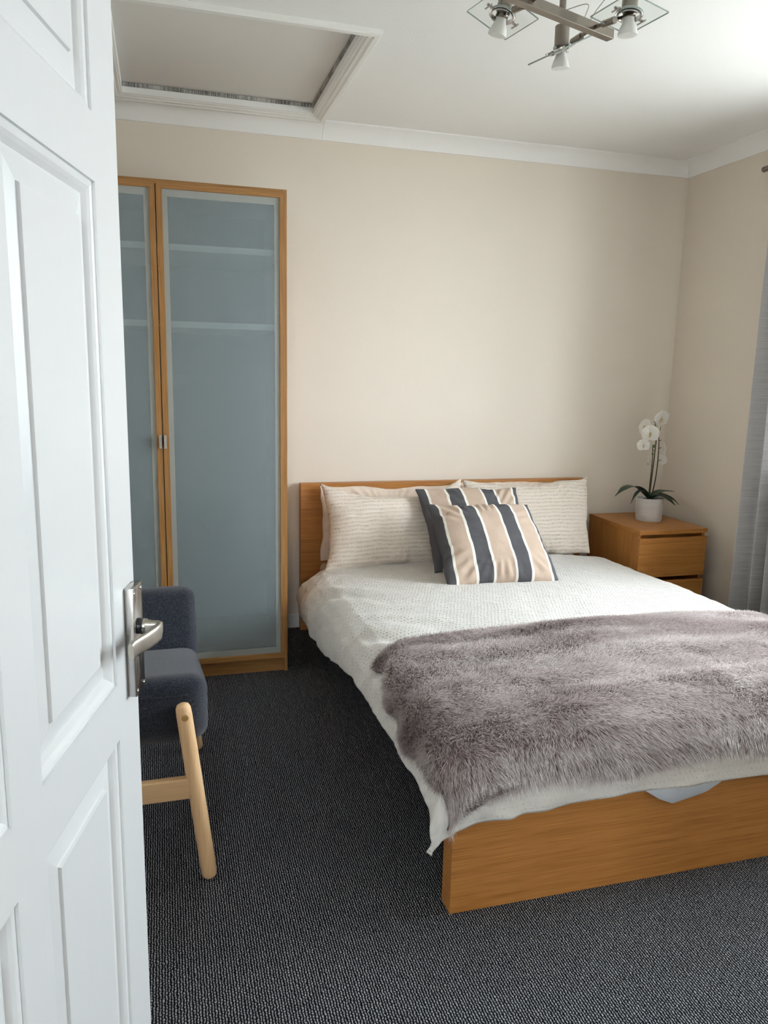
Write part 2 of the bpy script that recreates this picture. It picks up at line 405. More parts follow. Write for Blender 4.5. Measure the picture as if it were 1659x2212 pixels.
for y0, y1, z0, z1 in ((YF0, WIN[1], 0, ZC), (WIN[2], YB, 0, ZC), (WIN[1], WIN[2], 0, WIN[3]), (WIN[1], WIN[2], WIN[4], ZC)):
    add_box(bm, (XR, y0, z0), (XR+.36, y1, z1))
bmo('wall_right', bm, M['wall'], recenter=False)['kind'] = 'structure'
bm = bmesh.new()
for x0, x1, z0, z1 in ((XL, HX0-.03, 0, ZC), (HX1+.03, XR, 0, ZC), (HX0-.03, HX1+.03, 2.02, ZC)):
    add_box(bm, (x0, YF0, z0), (x1, YF, z1))
bmo('wall_front', bm, M['wall'], recenter=False)['kind'] = 'structure'
bm = bmesh.new()   # landing behind the doorway
add_box(bm, (XL-.4, -1.3, 0), (XL-.3, YF0, ZC)); add_box(bm, (1.5, -1.3, 0), (1.6, YF0, ZC)); 
for x0, x1, z0, z1 in ((XL-.3, FILL_WIN[0], 0, ZC), (FILL_WIN[1], 1.5, 0, ZC), (FILL_WIN[0], FILL_WIN[1], 0, FILL_WIN[2]), (FILL_WIN[0], FILL_WIN[1], FILL_WIN[3], ZC)): add_box(bm, (x0, -1.4, z0), (x1, -1.3, z1))
bmo('wall_landing', bm, M['wall'], recenter=False)['kind'] = 'structure'
box('ground', (-40, -40, -3.1), (45, 40, -2.9), m_paint('outdoor_ground', srgb(186, 184, 176), .9, 3, .01, .2), recenter=False)['kind'] = 'structure'  # unseen ground, put in for the light it bounces indoors
# door lining and architrave
bm = bmesh.new()
add_box(bm, (HX0-.03, YF0, 0), (HX0-.004, YF, 2.02)); add_box(bm, (HX1+.004, YF0, 0), (HX1+.03, YF, 2.02)); add_box(bm, (HX0-.004, YF0, 1.994), (HX1+.004, YF, 2.02))
for x0, x1, z0, z1 in ((HX0-.09, HX0-.028, 0, 2.09), (HX1+.028, HX1+.09, 0, 2.09), (HX0-.028, HX1+.028, 2.018, 2.09)):
    add_box(bm, (x0, YF, z0), (x1, YF+.016, z1), .004)
bmo('trim_1', bm, M['trim'], recenter=False)['kind'] = 'structure'

# coving
def coving(name, a, b, inward):
    prof = [(0, -.070), (.006, -.070), (.010, -.062), (.018, -.045), (.030, -.029), (.046, -.017), (.064, -.010), (.072, -.006), (.072, 0), (0, 0)]
    a, b, inw = Vector(a), Vector(b), Vector(inward); bm = bmesh.new(); A, B = [], []
    for d, z in prof:
        A.append(bm.verts.new(a + inw*d + Vector((0, 0, ZC+z)))); B.append(bm.verts.new(b + inw*d + Vector((0, 0, ZC+z))))
    n = len(prof)
    for i in range(n): bm.faces.new((A[i], A[(i+1) % n], B[(i+1) % n], B[i]))
    bm.faces.new(A); bm.faces.new(B)
    o = autosmooth(bmo(name, bm, M['ceil'], recenter=False), 30); o['kind'] = 'structure'
coving('trim_2', (XL, YB, 0), (.7470, YB, 0), (0, -1, 0))
coving('trim_3', (.7480, YB, 0), (XR, YB, 0), (0, -1, 0))
coving('trim_4', (XR, YF, 0), (XR, YB, 0), (-1, 0, 0))
coving('trim_5', (XL, YF, 0), (XL, YB, 0), (1, 0, 0))
# baseboards
def baseboard(name, p0, p1):
    o = box(name, p0, p1, M['trim'], bev=.004, recenter=False); o['kind'] = 'structure'
baseboard('baseboard_back', (.500, YB-.015, 0), (XR, YB, .072))
baseboard('baseboard_right', (XR-.015, YF, 0), (XR, YB-.015, .072))
baseboard('baseboard_front', (HX1+.095, YF, 0), (XR-.015, YF+.015, .072))
# window
wx0, y0, y1, z0, z1 = WIN
win = empty('window_1', (wx0+.28, (y0+y1)/2, z0), kind='structure')
ym = y0 + (y1-y0)*.5
for i, (a, b) in enumerate(((y0, ym), (ym, y1))):
    bm = bmesh.new(); mp = lambda p, q, d: (wx0+.26+d, p, q)
    for s in range(4): add_rail(bm, (a, b, z0, z1), [(0, 0), (0, .06), (.055, .06), (.055, 0)], mp, s)
    bmo('window_frame', bm, M['trim'], win)
    box('pane', (wx0+.285, a+.05, z0+.05), (wx0+.291, b-.05, z1-.05), M['wglass'], win)
box('window_sill', (wx0-.04, y0-.05, z0-.03), (wx0+.34, y1+.05, z0), M['trim'], win, .006)

bm = bmesh.new()
for s in range(4): add_rail(bm, (FILL_WIN[0], FILL_WIN[1], FILL_WIN[2], FILL_WIN[3]), [(0, 0), (0, .05), (.05, .05), (.05, 0)], lambda p, q, d: (p, -1.39+d, q), s)
fill_win = bmo('fill_window', bm, M['trim']); fill_win['kind'] = 'structure'  # unseen window, added to let fill light in from behind the camera
box('pane', (FILL_WIN[0]+.045, -1.368, FILL_WIN[2]+.045), (FILL_WIN[1]-.045, -1.363, FILL_WIN[3]-.045), M['wglass'], fill_win)

# ------------------------------------------------------------------ loft hatch
hat = empty('loft_hatch', ((HAT[0]+HAT[1])/2, (HAT[2]+HAT[3])/2, ZC-.02), 'white loft hatch with stepped frame in the ceiling', 'loft hatch')
def hmp(a, b, d): return (a, b, ZC+d)
hp = [(0, 0), (0, -.014), (.004, -.018), (.022, -.018), (.026, -.013), (.040, -.012), (.043, -.007), (.054, -.006), (.057, -.002), (.062, -.001), (.062, -.0002)]
RO = (HAT[0]-.054, HAT[1]+.062, HAT[2]-.062, HAT[3]+.054)
for s in range(4):
    bm = bmesh.new(); add_rail(bm, (HAT[0]-.062, HAT[1]+.062, HAT[2]-.062, HAT[3]+.062), hp, hmp, s)
    bmo('frame_rail', bm, M['trim'], hat)
box('hatch_panel', (HAT[0]-.002, HAT[2], ZC+.040), (HAT[1]-.002, HAT[3], ZC+.058), M['hatchp'], hat)
box('draught_strip', (HAT[0], HAT[3]-.007, ZC+.024), (HAT[1], HAT[3]-.0005, ZC+.0385), M['brush'], hat)
box('draught_strip', (HAT[1]-.007, HAT[2], ZC+.024), (HAT[1]-.0005, HAT[3]-.008, ZC+.0385), M['brush'], hat)

# ------------------------------------------------------------------ door
DD = 1.12; DA = math.radians(13.5)
DP = Vector((-.0435*DD, DD, 0)); DT = Vector((math.sin(DA), math.cos(DA), 0)); DN = Vector((DT.y, -DT.x, 0))
def dw(s, z, off): return DP - DT*s + DN*off + Vector((0, 0, z))
DW, DH, TH = .762, 1.985, .040
S0, S1, S2, S3 = .094, .3475, .4175, .668
Zr = [(.205, .812), (.890, 1.528), (1.606, 1.885)]
def dbox(bm, s0, s1, za, zb, o0=-TH, o1=0, bev=0): add_box(bm, (s0, za, o0), (s1, zb, o1), bev, 2, lambda c: dw(c.x, c.y, c.z))
bm = bmesh.new()
dbox(bm, 0, S0, .008, DH); dbox(bm, S3, DW, .008, DH)
zz = [.008, .205, .812, .890, 1.528, 1.606, 1.885, DH]
for i in range(0, 8, 2): dbox(bm, S0, S3, zz[i], zz[i+1])
for za, zb in Zr: dbox(bm, S1, S2, za, zb)
door = bmo('door_1', bm, M['door'], origin=tuple(dw(DW, 0, 0))); door['kind'] = 'structure'
for za, zb in Zr:
    for a, b in ((S0, S1), (S2, S3)):
        bm = bmesh.new()
        for sgn in (1, -1):
            f = (lambda p, q, d: dw(p, q, d)) if sgn > 0 else (lambda p, q, d: dw(p, q, -TH-d))
            add_ring(bm, (a, b, za, zb), [(0, 0), (.0005, -.0035), (.005, -.0035), (.008, -.0045), (.012, -.0075), (.015, -.0105), (.017, -.0125)], f)
        bmo('moulding', bm, M['door'], door)
        bm = bmesh.new()
        for sgn in (1, -1):
            f = (lambda p, q, d: dw(p, q, d)) if sgn > 0 else (lambda p, q, d: dw(p, q, -TH-d))
            add_ring(bm, (a, b, za, zb), [(.013, -.0125), (.020, -.0125), (.046, -.0085), (.0475, -.0050)], f, fill=True)
        bmo('panel', bm, M['door'], door)
# handle
HZ = .952
bm = bmesh.new(); add_box(bm, (.006, HZ-.098, 0), (.050, HZ+.060, .013), .0015, 2, lambda c: dw(c.x, c.y, c.z))
plate = autosmooth(bmo('handle_plate', bm, M['chrome'], door), 30)
def dtr(s, z, off):   # local z axis -> door normal
    m = Matrix((( -DT.x, 0, DN.x, 0), (-DT.y, 0, DN.y, 0), (0, 1, 0, 0), (0, 0, 0, 1)))
    return Matrix.Translation(dw(s, z, off)) @ m
lathe('rose', [(.0, 0), (.0115, 0), (.0115, .004), (.0095, .005)], M['rubber'], plate, dtr(.028, HZ, .013), 24)
lathe('collar', [(.0, .0), (.0098, 0), (.0112, .003), (.0105, .006), (.0, .006)], M['chrome'], plate, dtr(.028, HZ, .0175), 24)
lp = [(0, .022), (0, .030), (0, .037), (.003, .042), (.012, .044), (.026, .042), (.044, .036), (.060, .029), (.070, .025), (.080, .024)]
pts = [dw(.028 + s, HZ - .001*i, o) for i, (s, o) in enumerate(lp)]
ra = [.0085, .0085, .0095, .011, .0125, .0125, .012, .0115, .0115, .011]
rb = [.0085, .008, .007, .0055, .0042, .004, .004, .004, .004, .0038]
lev = tube('lever', pts, ra, M['lever'], plate, 24, flat=(rb, (0, 0, 1)), sq=.55)
for s, z in ((.012, HZ+.052), (.044, HZ+.052), (.012, HZ-.09), (.044, HZ-.09)):
    lathe('screw', [(0, 0), (.003, 0), (.0028, .0012), (0, .0016)], M['chrome'], plate, dtr(s, z, .0128), 12)
bm = bmesh.new(); add_lathe(bm, [(0, 0), (.0040, 0), (.0040, .0006), (0, .0006)], n=16, T=dtr(.028, HZ-.042, .0128))
add_box(bm, (.0260, HZ-.064, .0128), (.0300, HZ-.044, .0134), 0, 2, lambda c: dw(c.x, c.y, c.z))
bmo('keyhole', bm, M['black'], plate)
for z in (.25, 1.72):
    bm = bmesh.new(); add_tube(bm, [dw(DW+.004, z-.04, .004), dw(DW+.004, z+.04, .004)], .006, 10); bmo('hinge', bm, M['nickel'], door)

# ------------------------------------------------------------------ light switch on the front wall
swt = empty('light_switch', (.76, YF, 1.29), 'white square light switch on the cream wall beside the doorway', 'light switch')
box('switch_plate', (.717, YF+.0005, 1.255), (.803, YF+.010, 1.341), M['switch'], swt, .003)
box('rocker', (.745, YF+.0105, 1.277), (.775, YF+.015, 1.319), M['switch'], swt, .002)

# ------------------------------------------------------------------ wardrobe
WX0, WX1, WY, WH = -.5055, .4945, 3.200, 2.01
WM = -.006
wd = empty('wardrobe', ((WX0+WX1)/2, (WY+YB)/2, 0), 'tall oak-framed wardrobe with frosted blue-grey glass doors', 'wardrobe')
YBK = YB-.003
box('side_panel', (WX1-.018, WY, .0), (WX1, YBK, WH), M['woakz'], wd, .001)
box('side_panel', (WX0, WY, .0), (WX0+.018, YBK, WH), M['woakz'], wd, .001)
box('top_panel', (WX0+.018, WY+.001, WH-.018), (WX1-.018, YBK, WH), M['woakx'], wd)
box('bottom_panel', (WX0+.018, WY+.001, .066), (WX1-.018, YBK, .084), M['woakx'], wd)
box('plinth', (WX0+.018, WY+.012, 0), (WX1-.018, WY+.030, .0655), M['woakx'], wd)
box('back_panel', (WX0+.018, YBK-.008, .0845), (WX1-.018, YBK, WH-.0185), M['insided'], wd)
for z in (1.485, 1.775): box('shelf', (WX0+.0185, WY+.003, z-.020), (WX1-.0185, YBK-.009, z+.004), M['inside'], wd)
def wdoor(xa, xb, hx, hdir):
    za, zb, yf, yk = .070, 1.996, WY-.021, WY-.001
    fr = empty('wardrobe_door', ((xa+xb)/2, yf, za)); fr.parent = wd; fr.location = Vector(WLOC[fr.name])-Vector(WLOC[wd.name])
    mp = lambda p, q, d: (p, yf+d, q)
    pr = [(0, 0), (0, .020), (.0225, .020), (.0225, .005), (.0215, 0)]
    for s in range(4):
        bm = bmesh.new(); add_rail(bm, (xa, xb, za, zb), pr, mp, s); bmo('door_rail' if s % 2 == 0 else 'door_stile', bm, M['woakx'] if s % 2 == 0 else M['woakz'], fr)
    g = box('glass_pane', (xa+.042, yf+.007, za+.050), (xb-.042, yf+.011, zb-.050), M['frost'], fr)
    bm = bmesh.new()
    for s in range(4): add_rail(bm, (xa+.020, xb-.020, za+.020, zb-.020), [(0, .007), (0, .011), (.0225 if s % 2 else .0305, .011), (.0225 if s % 2 else .0305, .007)], mp, s)
    bm.free(); bm = bmesh.new()
    A = [(xa+.021, za+.021), (xb-.021, za+.021), (xb-.021, zb-.021), (xa+.021, zb-.021)]; Bq = [(xa+.042, za+.05), (xb-.042, za+.05), (xb-.042, zb-.05), (xa+.042, zb-.05)]
    vo = [[bm.verts.new((p[0], yf+d, p[1])) for p in Q] for Q in (A, Bq) for d in (.007, .011)]
    for k in range(4):
        j = (k+1) % 4
        bm.faces.new((vo[0][k], vo[0][j], vo[2][j], vo[2][k])); bm.faces.new((vo[1][k], vo[1][j], vo[3][j], vo[3][k]))
        bm.faces.new((vo[0][k], vo[0][j], vo[1][j], vo[1][k])); bm.faces.new((vo[2][k], vo[2][j], vo[3][j], vo[3][k]))
    bmo('glass_border', bm, M['frostb'], fr)
    bm = bmesh.new(); add_box(bm, (hx-.0055, yf-.017, .990), (hx+.0055, yf-.012, 1.046), .0015); add_box(bm, (hx-.004, yf-.0125, 1.0), (hx+.004, yf-.0002, 1.036))
    bmo('handle', bm, M['chrome'], fr)
wdoor(WM+.0018, WX1-.010, WM+.0095, 1)
wdoor(WX0+.002, WM-.0018, WM-.0095, -1)

# ------------------------------------------------------------------ bed frame
BX0, BX1, FY, HY = .640, 2.215, 1.562, 3.712
bed = empty('bed', ((BX0+BX1)/2, (FY+HY)/2, 0), 'low oak veneer double bed with plain headboard and deep footboard', 'bed')
hb = box('headboard', (BX0, HY, .0), (BX1, YB-.017, .757), M['oakx'], bed, .0015)
fb = box('footboard', (BX0, FY, .0), (BX1, FY+.058, .375), M['oakx'], bed, .0015)
box('side_rail', (BX0+.060, FY+.0585, .13), (BX0+.088, HY-.0005, .26), M['oaky'], bed, .001)
box('side_rail', (BX1-.088, FY+.0585, .13), (BX1-.060, HY-.0005, .26), M['oaky'], bed, .001)
box('mid_beam', (1.40, FY+.0585, .14), (1.45, HY-.0005, .20), M['oaky'], bed, .001)
sl0 = None
for i in range(14):
    yy = 1.72 + i*.144
    if sl0 is None: sl0 = box('slat', (BX0+.0885, yy-.034, .2005), (BX1-.0885, yy+.034, .212), M['beechx'], bed)
    else:
        c = sl0.copy(); COL.objects.link(c); c.location.y += i*.144
mt = box('mattress', (BX0+.090, FY+.066, .2125), (BX1-.090, HY-.006, .362), M['mattress'], None, .035, 4)
tag(autosmooth(mt, 60), 'white mattress under the duvet on the low oak bed', 'mattress')

# ------------------------------------------------------------------ duvet
def arclen(P):
    P = np.array(P, float); d = np.r_[0, np.cumsum(np.hypot(*(P[1:]-P[:-1]).T))]; return P, d
LP, LD = arclen([(.735, .415), (.68, .409), (.63, .390), (.595, .355), (.577, .312), (.571, .262), (.576, .20), (.585, .12)])
RP, RD = arclen([(2.10, .415), (2.16, .405), (2.21, .385), (2.236, .35), (2.246, .31), (2.250, .262), (2.246, .20), (2.24, .12)])
FP, FD = arclen([(1.74, .415), (1.66, .412), (1.59, .395), (1.550, .362), (1.532, .32), (1.526, .27), (1.530, .21), (1.534, .15)])
def prof(P, D, a): return np.interp(a, D, P[:, 0]), np.interp(a, D, P[:, 1])
def bedmap(s, t):
    """flat cloth coords (m): s from shoulder x=.735, t from y=1.74 -> point"""
    x = .735 + s; z = np.zeros_like(s) + .415
    a = np.clip(-s, 0, None); xa, za = prof(LP, LD, a); x = np.where(s < 0, xa, x); dzs = np.where(s < 0, za-.415, 0)
    wI = 2.10-.735; b = np.clip(s-wI, 0, None); xb, zb = prof(RP, RD, b); x = np.where(s > wI, xb, x); dzs = np.where(s > wI, zb-.415, dzs)
    y = 1.74 + t; c = np.clip(-t, 0, None); yc, zc = prof(FP, FD, c); y = np.where(t < 0, yc, y); dzt = np.where(t < 0, zc-.415, 0)
    both = np.minimum(-dzs, -dzt)
    z = .415 + dzs + dzt + .40*both
    headdip = -.018*np.clip((y-2.8)/.4, 0, 1)
    crown = np.clip(1-((x-1.42)/.80)**2, 0, 1)*np.clip((y-1.45)/.25, 0, 1)
    z = z + .030*crown + headdip
    return np.stack([x, y, z], -1)
def grid_mesh(name, P, uv=None, flip=False):
    n, m = P.shape[:2]; V = P.reshape(-1, 3)
    i, j = np.meshgrid(np.arange(n-1), np.arange(m-1), indexing='ij'); a = (i*m+j).ravel()
    F = np.stack([a, a+m, a+m+1, a+1], -1) if not flip else np.stack([a, a+1, a+m+1, a+m], -1)
    me = bpy.data.meshes.new(name); me.vertices.add(len(V)); me.vertices.foreach_set('co', V.astype(np.float32).ravel())
    me.loops.add(F.size); me.loops.foreach_set('vertex_index', F.ravel().astype(np.int32))
    me.polygons.add(len(F)); me.polygons.foreach_set('loop_start', np.arange(0, F.size, 4, dtype=np.int32)); me.polygons.foreach_set('loop_total', np.full(len(F), 4, np.int32))
    me.update(calc_edges=True)
    if uv is not None:
        l = me.uv_layers.new(name='UVMap'); l.data.foreach_set('uv', uv.reshape(-1, 2)[F.ravel()].astype(np.float32).ravel())
    me.polygons.foreach_set('use_smooth', np.ones(len(F), bool)); me.validate(); return me
def normals(P):
    du = np.gradient(P, axis=0); dv = np.gradient(P, axis=1); n = np.cross(du, dv); n /= np.linalg.norm(n, axis=-1, keepdims=True)+1e-9
    return n
def vnoise(X, Y, sx, sy, seed, octs=3):
    """cheap vectorised value-noise fbm"""
    out = np.zeros_like(X); amp = 1.0; tot = 0
    for k in range(octs):
        r = np.random.default_rng(seed*17+k); G = r.random((64, 64))
        u = X*sx*2**k; v = Y*sy*2**k; iu = np.floor(u).astype(int); iv = np.floor(v).astype(int); fu = u-iu; fv = v-iv
        fu = fu*fu*(3-2*fu); fv = fv*fv*(3-2*fv)
        g = lambda a, b: G[a % 64, b % 64]
        out += amp*((g(iu, iv)*(1-fu)+g(iu+1, iv)*fu)*(1-fv)+(g(iu, iv+1)*(1-fu)+g(iu+1, iv+1)*fu)*fv); tot += amp; amp *= .5
    return out/tot*2-1
NS, NTT = 300, 330
ss = np.linspace(0, 1, NS)[:, None]; tt = np.linspace(0, 1, NTT)[None, :]
t_end = 3.47-1.74
t0 = -.305 + .0*ss
T = t0 + (t_end-t0)*tt
# how far the left edge hangs, along the length of the bed
ycen = 1.74 + T
Lh = np.interp(ycen, [1.4, 1.6, 2.0, 2.35, 2.55, 2.8, 3.1, 3.35, 3.47], [.225, .215, .205, .212, .245, .295, .315, .285, .20])
Sr = 2.10-.735 + .25
S = -Lh + (Sr+Lh)*ss
hem = vnoise(S, T, 3.0, .01, 5)*.010
T = T + np.where(tt < .2, (1-tt/.2)*hem, 0)
P = bedmap(S, T)
# taper the head end down so it closes under the pillows
he = np.clip((T-(t_end-.10))/.10, 0, 1); P[..., 2] -= .05*he**2
Nn = normals(P); Nn *= np.sign(Nn[..., 2:3].mean())
top = np.clip((P[..., 2]-.30)/.1, 0, 1)
side = 1-top
dis = vnoise(S, T, 3.0, 3.0, 1)*.010 + vnoise(S+T*.6, T-S*.5, 6, 14, 2)*.0065*(.35+side) + vnoise(S, T, 24, 30, 3, 2)*.0012
# folds running off the left shoulder
fold = np.exp(-((S+.06)/.20)**2)*np.sin((T*1.0+S*.9)*30 + 5*vnoise(S, T, 3, 3, 9))*.0120*(.25+np.abs(vnoise(S, T, 5, 4, 19)))
dis += fold
P = P + Nn*dis[..., None]
P[..., 2] = np.maximum(P[..., 2], .05)
duv = link('duvet', grid_mesh('duvet', P, np.stack([S+0*T, T+0*S], -1)), M['duvet'])
so = duv.modifiers.new('thick', 'SOLIDIFY'); so.thickness = .016; so.offset = -1 if Nn[..., 2].mean() > 0 else 1
tag(duv, 'cream puckered cotton duvet draped over the bed', 'duvet')
# which way do the faces point?  make solidify go down/inside
me = duv.data
nz = np.empty(len(me.polygons)*3, np.float32); me.polygons.foreach_get('normal', nz)
so.offset = -1 if nz.reshape(-1, 3)[:, 2].mean() > 0 else 1

# corner of an under-sheet showing below the duvet hem
xs = np.linspace(1.155, 1.40, 30); PS = []
for x in xs:
    k = (x-1.155)/.245; dz = np.interp(k, [0, .18, .35, .75, 1], [0, .030, .048, .030, 0])
    PS.append([(x, 1.5505, .330), (x, 1.5500, .31), (x, 1.5480, .275), (x, 1.5420, .272-dz)])
sh = link('bed_sheet', grid_mesh('bed_sheet', np.array(PS)), M['sheet'])
sm = sh.modifiers.new('thick', 'SOLIDIFY'); sm.thickness = .003; sm.offset = 0
tag(sh, 'pale blue-white sheet corner hanging below the duvet hem at the footboard', 'sheet')

# ------------------------------------------------------------------ fur throw
def throw_dom(u, v):
    """u,v in 0..1 -> flat coords"""
    wob = .015*np.sin(v*9.0) + .012*np.sin(v*23+1)
    sl = -.150 + .03*np.clip((v-.75)/.25, 0, 1) + wob - .03*np.exp(-((v-.28)/.12)**2)
    sr = 1.62 + 0*v
    s = sl + (sr-sl)*u
    uu = (s+.2)/1.8
    tb = .575 - .14*np.clip(-s/.18, 0, 1)**1.3 + .010*np.sin(s*7)
    tf = -.238 - .045*np.clip(1-(s+.18)/.30, 0, 1) + .010*np.sin(s*11+1)
    t = tf + (tb-tf)*v
    return s, t
def throw_surf(u, v, lift=.012):
    s, t = throw_dom(u, v); P = bedmap(s, t)
    h = .015*vnoise(s, t, 1.4, 8.0, 21, 2) + .009*vnoise(s+.3*t, t, 4, 7, 22, 2)
    lft = np.exp(-((s+.06)/.12)**2)
    h = h + lft*.010*np.sin(t*17-s*6+1.2+3*vnoise(s, t, 3, 3, 23)) + lft*.006
    edge = np.minimum(np.minimum(u*1.8, (1-u)*1.8), np.minimum(v*.8, (1-v)*.8)); 
    return s, t, P, h*np.clip(edge/.05, .15, 1) + lift + .012*np.clip(edge/.04, 0, 1)
U, Vv = np.meshgrid(np.linspace(0, 1, 220), np.linspace(0, 1, 130), indexing='ij')
s_, t_, PT, hh = throw_surf(U, Vv)
NTh = normals(PT); NTh *= np.sign(NTh[..., 2].mean())
PT = PT + NTh*hh[..., None]
thr = empty('throw_blanket', (1.40, 1.9, .40), 'mauve-grey faux fur throw spread across the foot of the bed', 'throw')
bk = link('backing', grid_mesh('backing', PT), M['furback'], thr)
bs = bk.modifiers.new('thick', 'SOLIDIFY'); bs.thickness = .006
nzb = np.empty(len(bk.data.polygons)*3, np.float32); bk.data.polygons.foreach_get('normal', nzb); bs.offset = -1 if nzb.reshape(-1, 3)[:, 2].mean() > 0 else 1
NTh = normals(PT); NTh *= np.sign(NTh[..., 2].mean())
NH = 400000
iu = rng.random(NH)*218.99; iv = rng.random(NH)*128.99
a0 = iu.astype(int); b0 = iv.astype(int); fa = (iu-a0)[:, None]; fb_ = (iv-b0)[:, None]
def bil(A):
    if A.ndim == 2: A = A[..., None]
    return (A[a0, b0]*(1-fa)+A[a0+1, b0]*fa)*(1-fb_)+(A[a0, b0+1]*(1-fa)+A[a0+1, b0+1]*fa)*fb_
root = bil(PT); nrm = bil(NTh); nrm /= np.linalg.norm(nrm, axis=1, keepdims=True)
sf = bil(s_)[:, 0]; tf = bil(t_)[:, 0]; du = bil(np.gradient(PT, axis=0)); du /= np.linalg.norm(du, axis=1, keepdims=True); dv = np.cross(nrm, du)
# pile direction wanders in soft waves, tufts lean together
ang = 1.9*vnoise(sf, tf, 2.2, 5.0, 31, 3) + .75*vnoise(sf, tf, 22, 26, 32, 2)
lean = .75 + .35*vnoise(sf, tf, 3, 8, 33, 2) + .12*rng.standard_normal(NH)
dirv = nrm*np.cos(lean)[:, None] + (-dv*np.cos(ang)[:, None] + du*np.sin(ang)[:, None])*np.sin(lean)[:, None]*np.sign(dv[:, 1:2]+1e-6)
dirv += .20*rng.standard_normal((NH, 3)); dirv /= np.linalg.norm(dirv, axis=1, keepdims=True)
Ln = (.017 + .012*rng.random(NH))*(1+.15*vnoise(sf, tf, 20, 20, 34, 2))
wd_ = .00034 + .00026*rng.random(NH)
side_ = np.cross(dirv, rng.standard_normal((NH, 3))); side_ /= np.linalg.norm(side_, axis=1, keepdims=True)
grav = np.array([0, 0, -1.0])
K = 3
pts = []
for k in range(K):
    f = k/(K-1); p = root + dirv*(Ln*f)[:, None] + grav*(Ln*.33*f*f)[:, None]
    pts.append(p)
wf = [1.0, .85, .10]
Vt = np.empty((NH, 2*K, 3), np.float32)
for k in range(K):
    Vt[:, 2*k] = pts[k]-side_*(wd_*wf[k])[:, None]; Vt[:, 2*k+1] = pts[k]+side_*(wd_*wf[k])[:, None]
base = (np.arange(NH)*2*K)[:, None]
Fq = np.concatenate([base+np.array([[2*k, 2*k+1, 2*k+3, 2*k+2]]) for k in range(K-1)], 1).reshape(-1, 4)
fm = bpy.data.meshes.new('fur'); fm.vertices.add(NH*2*K); fm.vertices.foreach_set('co', Vt.ravel())
fm.loops.add(Fq.size); fm.loops.foreach_set('vertex_index', Fq.ravel().astype(np.int32)); fm.polygons.add(len(Fq))
fm.polygons.foreach_set('loop_start', np.arange(0, Fq.size, 4, dtype=np.int32)); fm.polygons.foreach_set('loop_total', np.full(len(Fq), 4, np.int32)); fm.update(calc_edges=True)
fm.polygons.foreach_set('use_smooth', np.ones(len(Fq), bool))
at = fm.attributes.new('tip', 'FLOAT', 'POINT'); at.data.foreach_set('value', np.tile(np.repeat(np.linspace(0, 1, K), 2), NH).astype(np.float32))
rr = np.clip(.55 + .8*vnoise(sf, tf, 1.4, 7.5, 41, 3) + .35*vnoise(sf, tf, 7, 9, 42, 2) + .25*rng.standard_normal(NH), 0, 1)
at = fm.attributes.new('rnd', 'FLOAT', 'POINT'); at.data.foreach_set('value', np.repeat(rr, 2*K).astype(np.float32))
fur = link('fur', fm, M['fur'], thr); fur['kind'] = 'stuff'

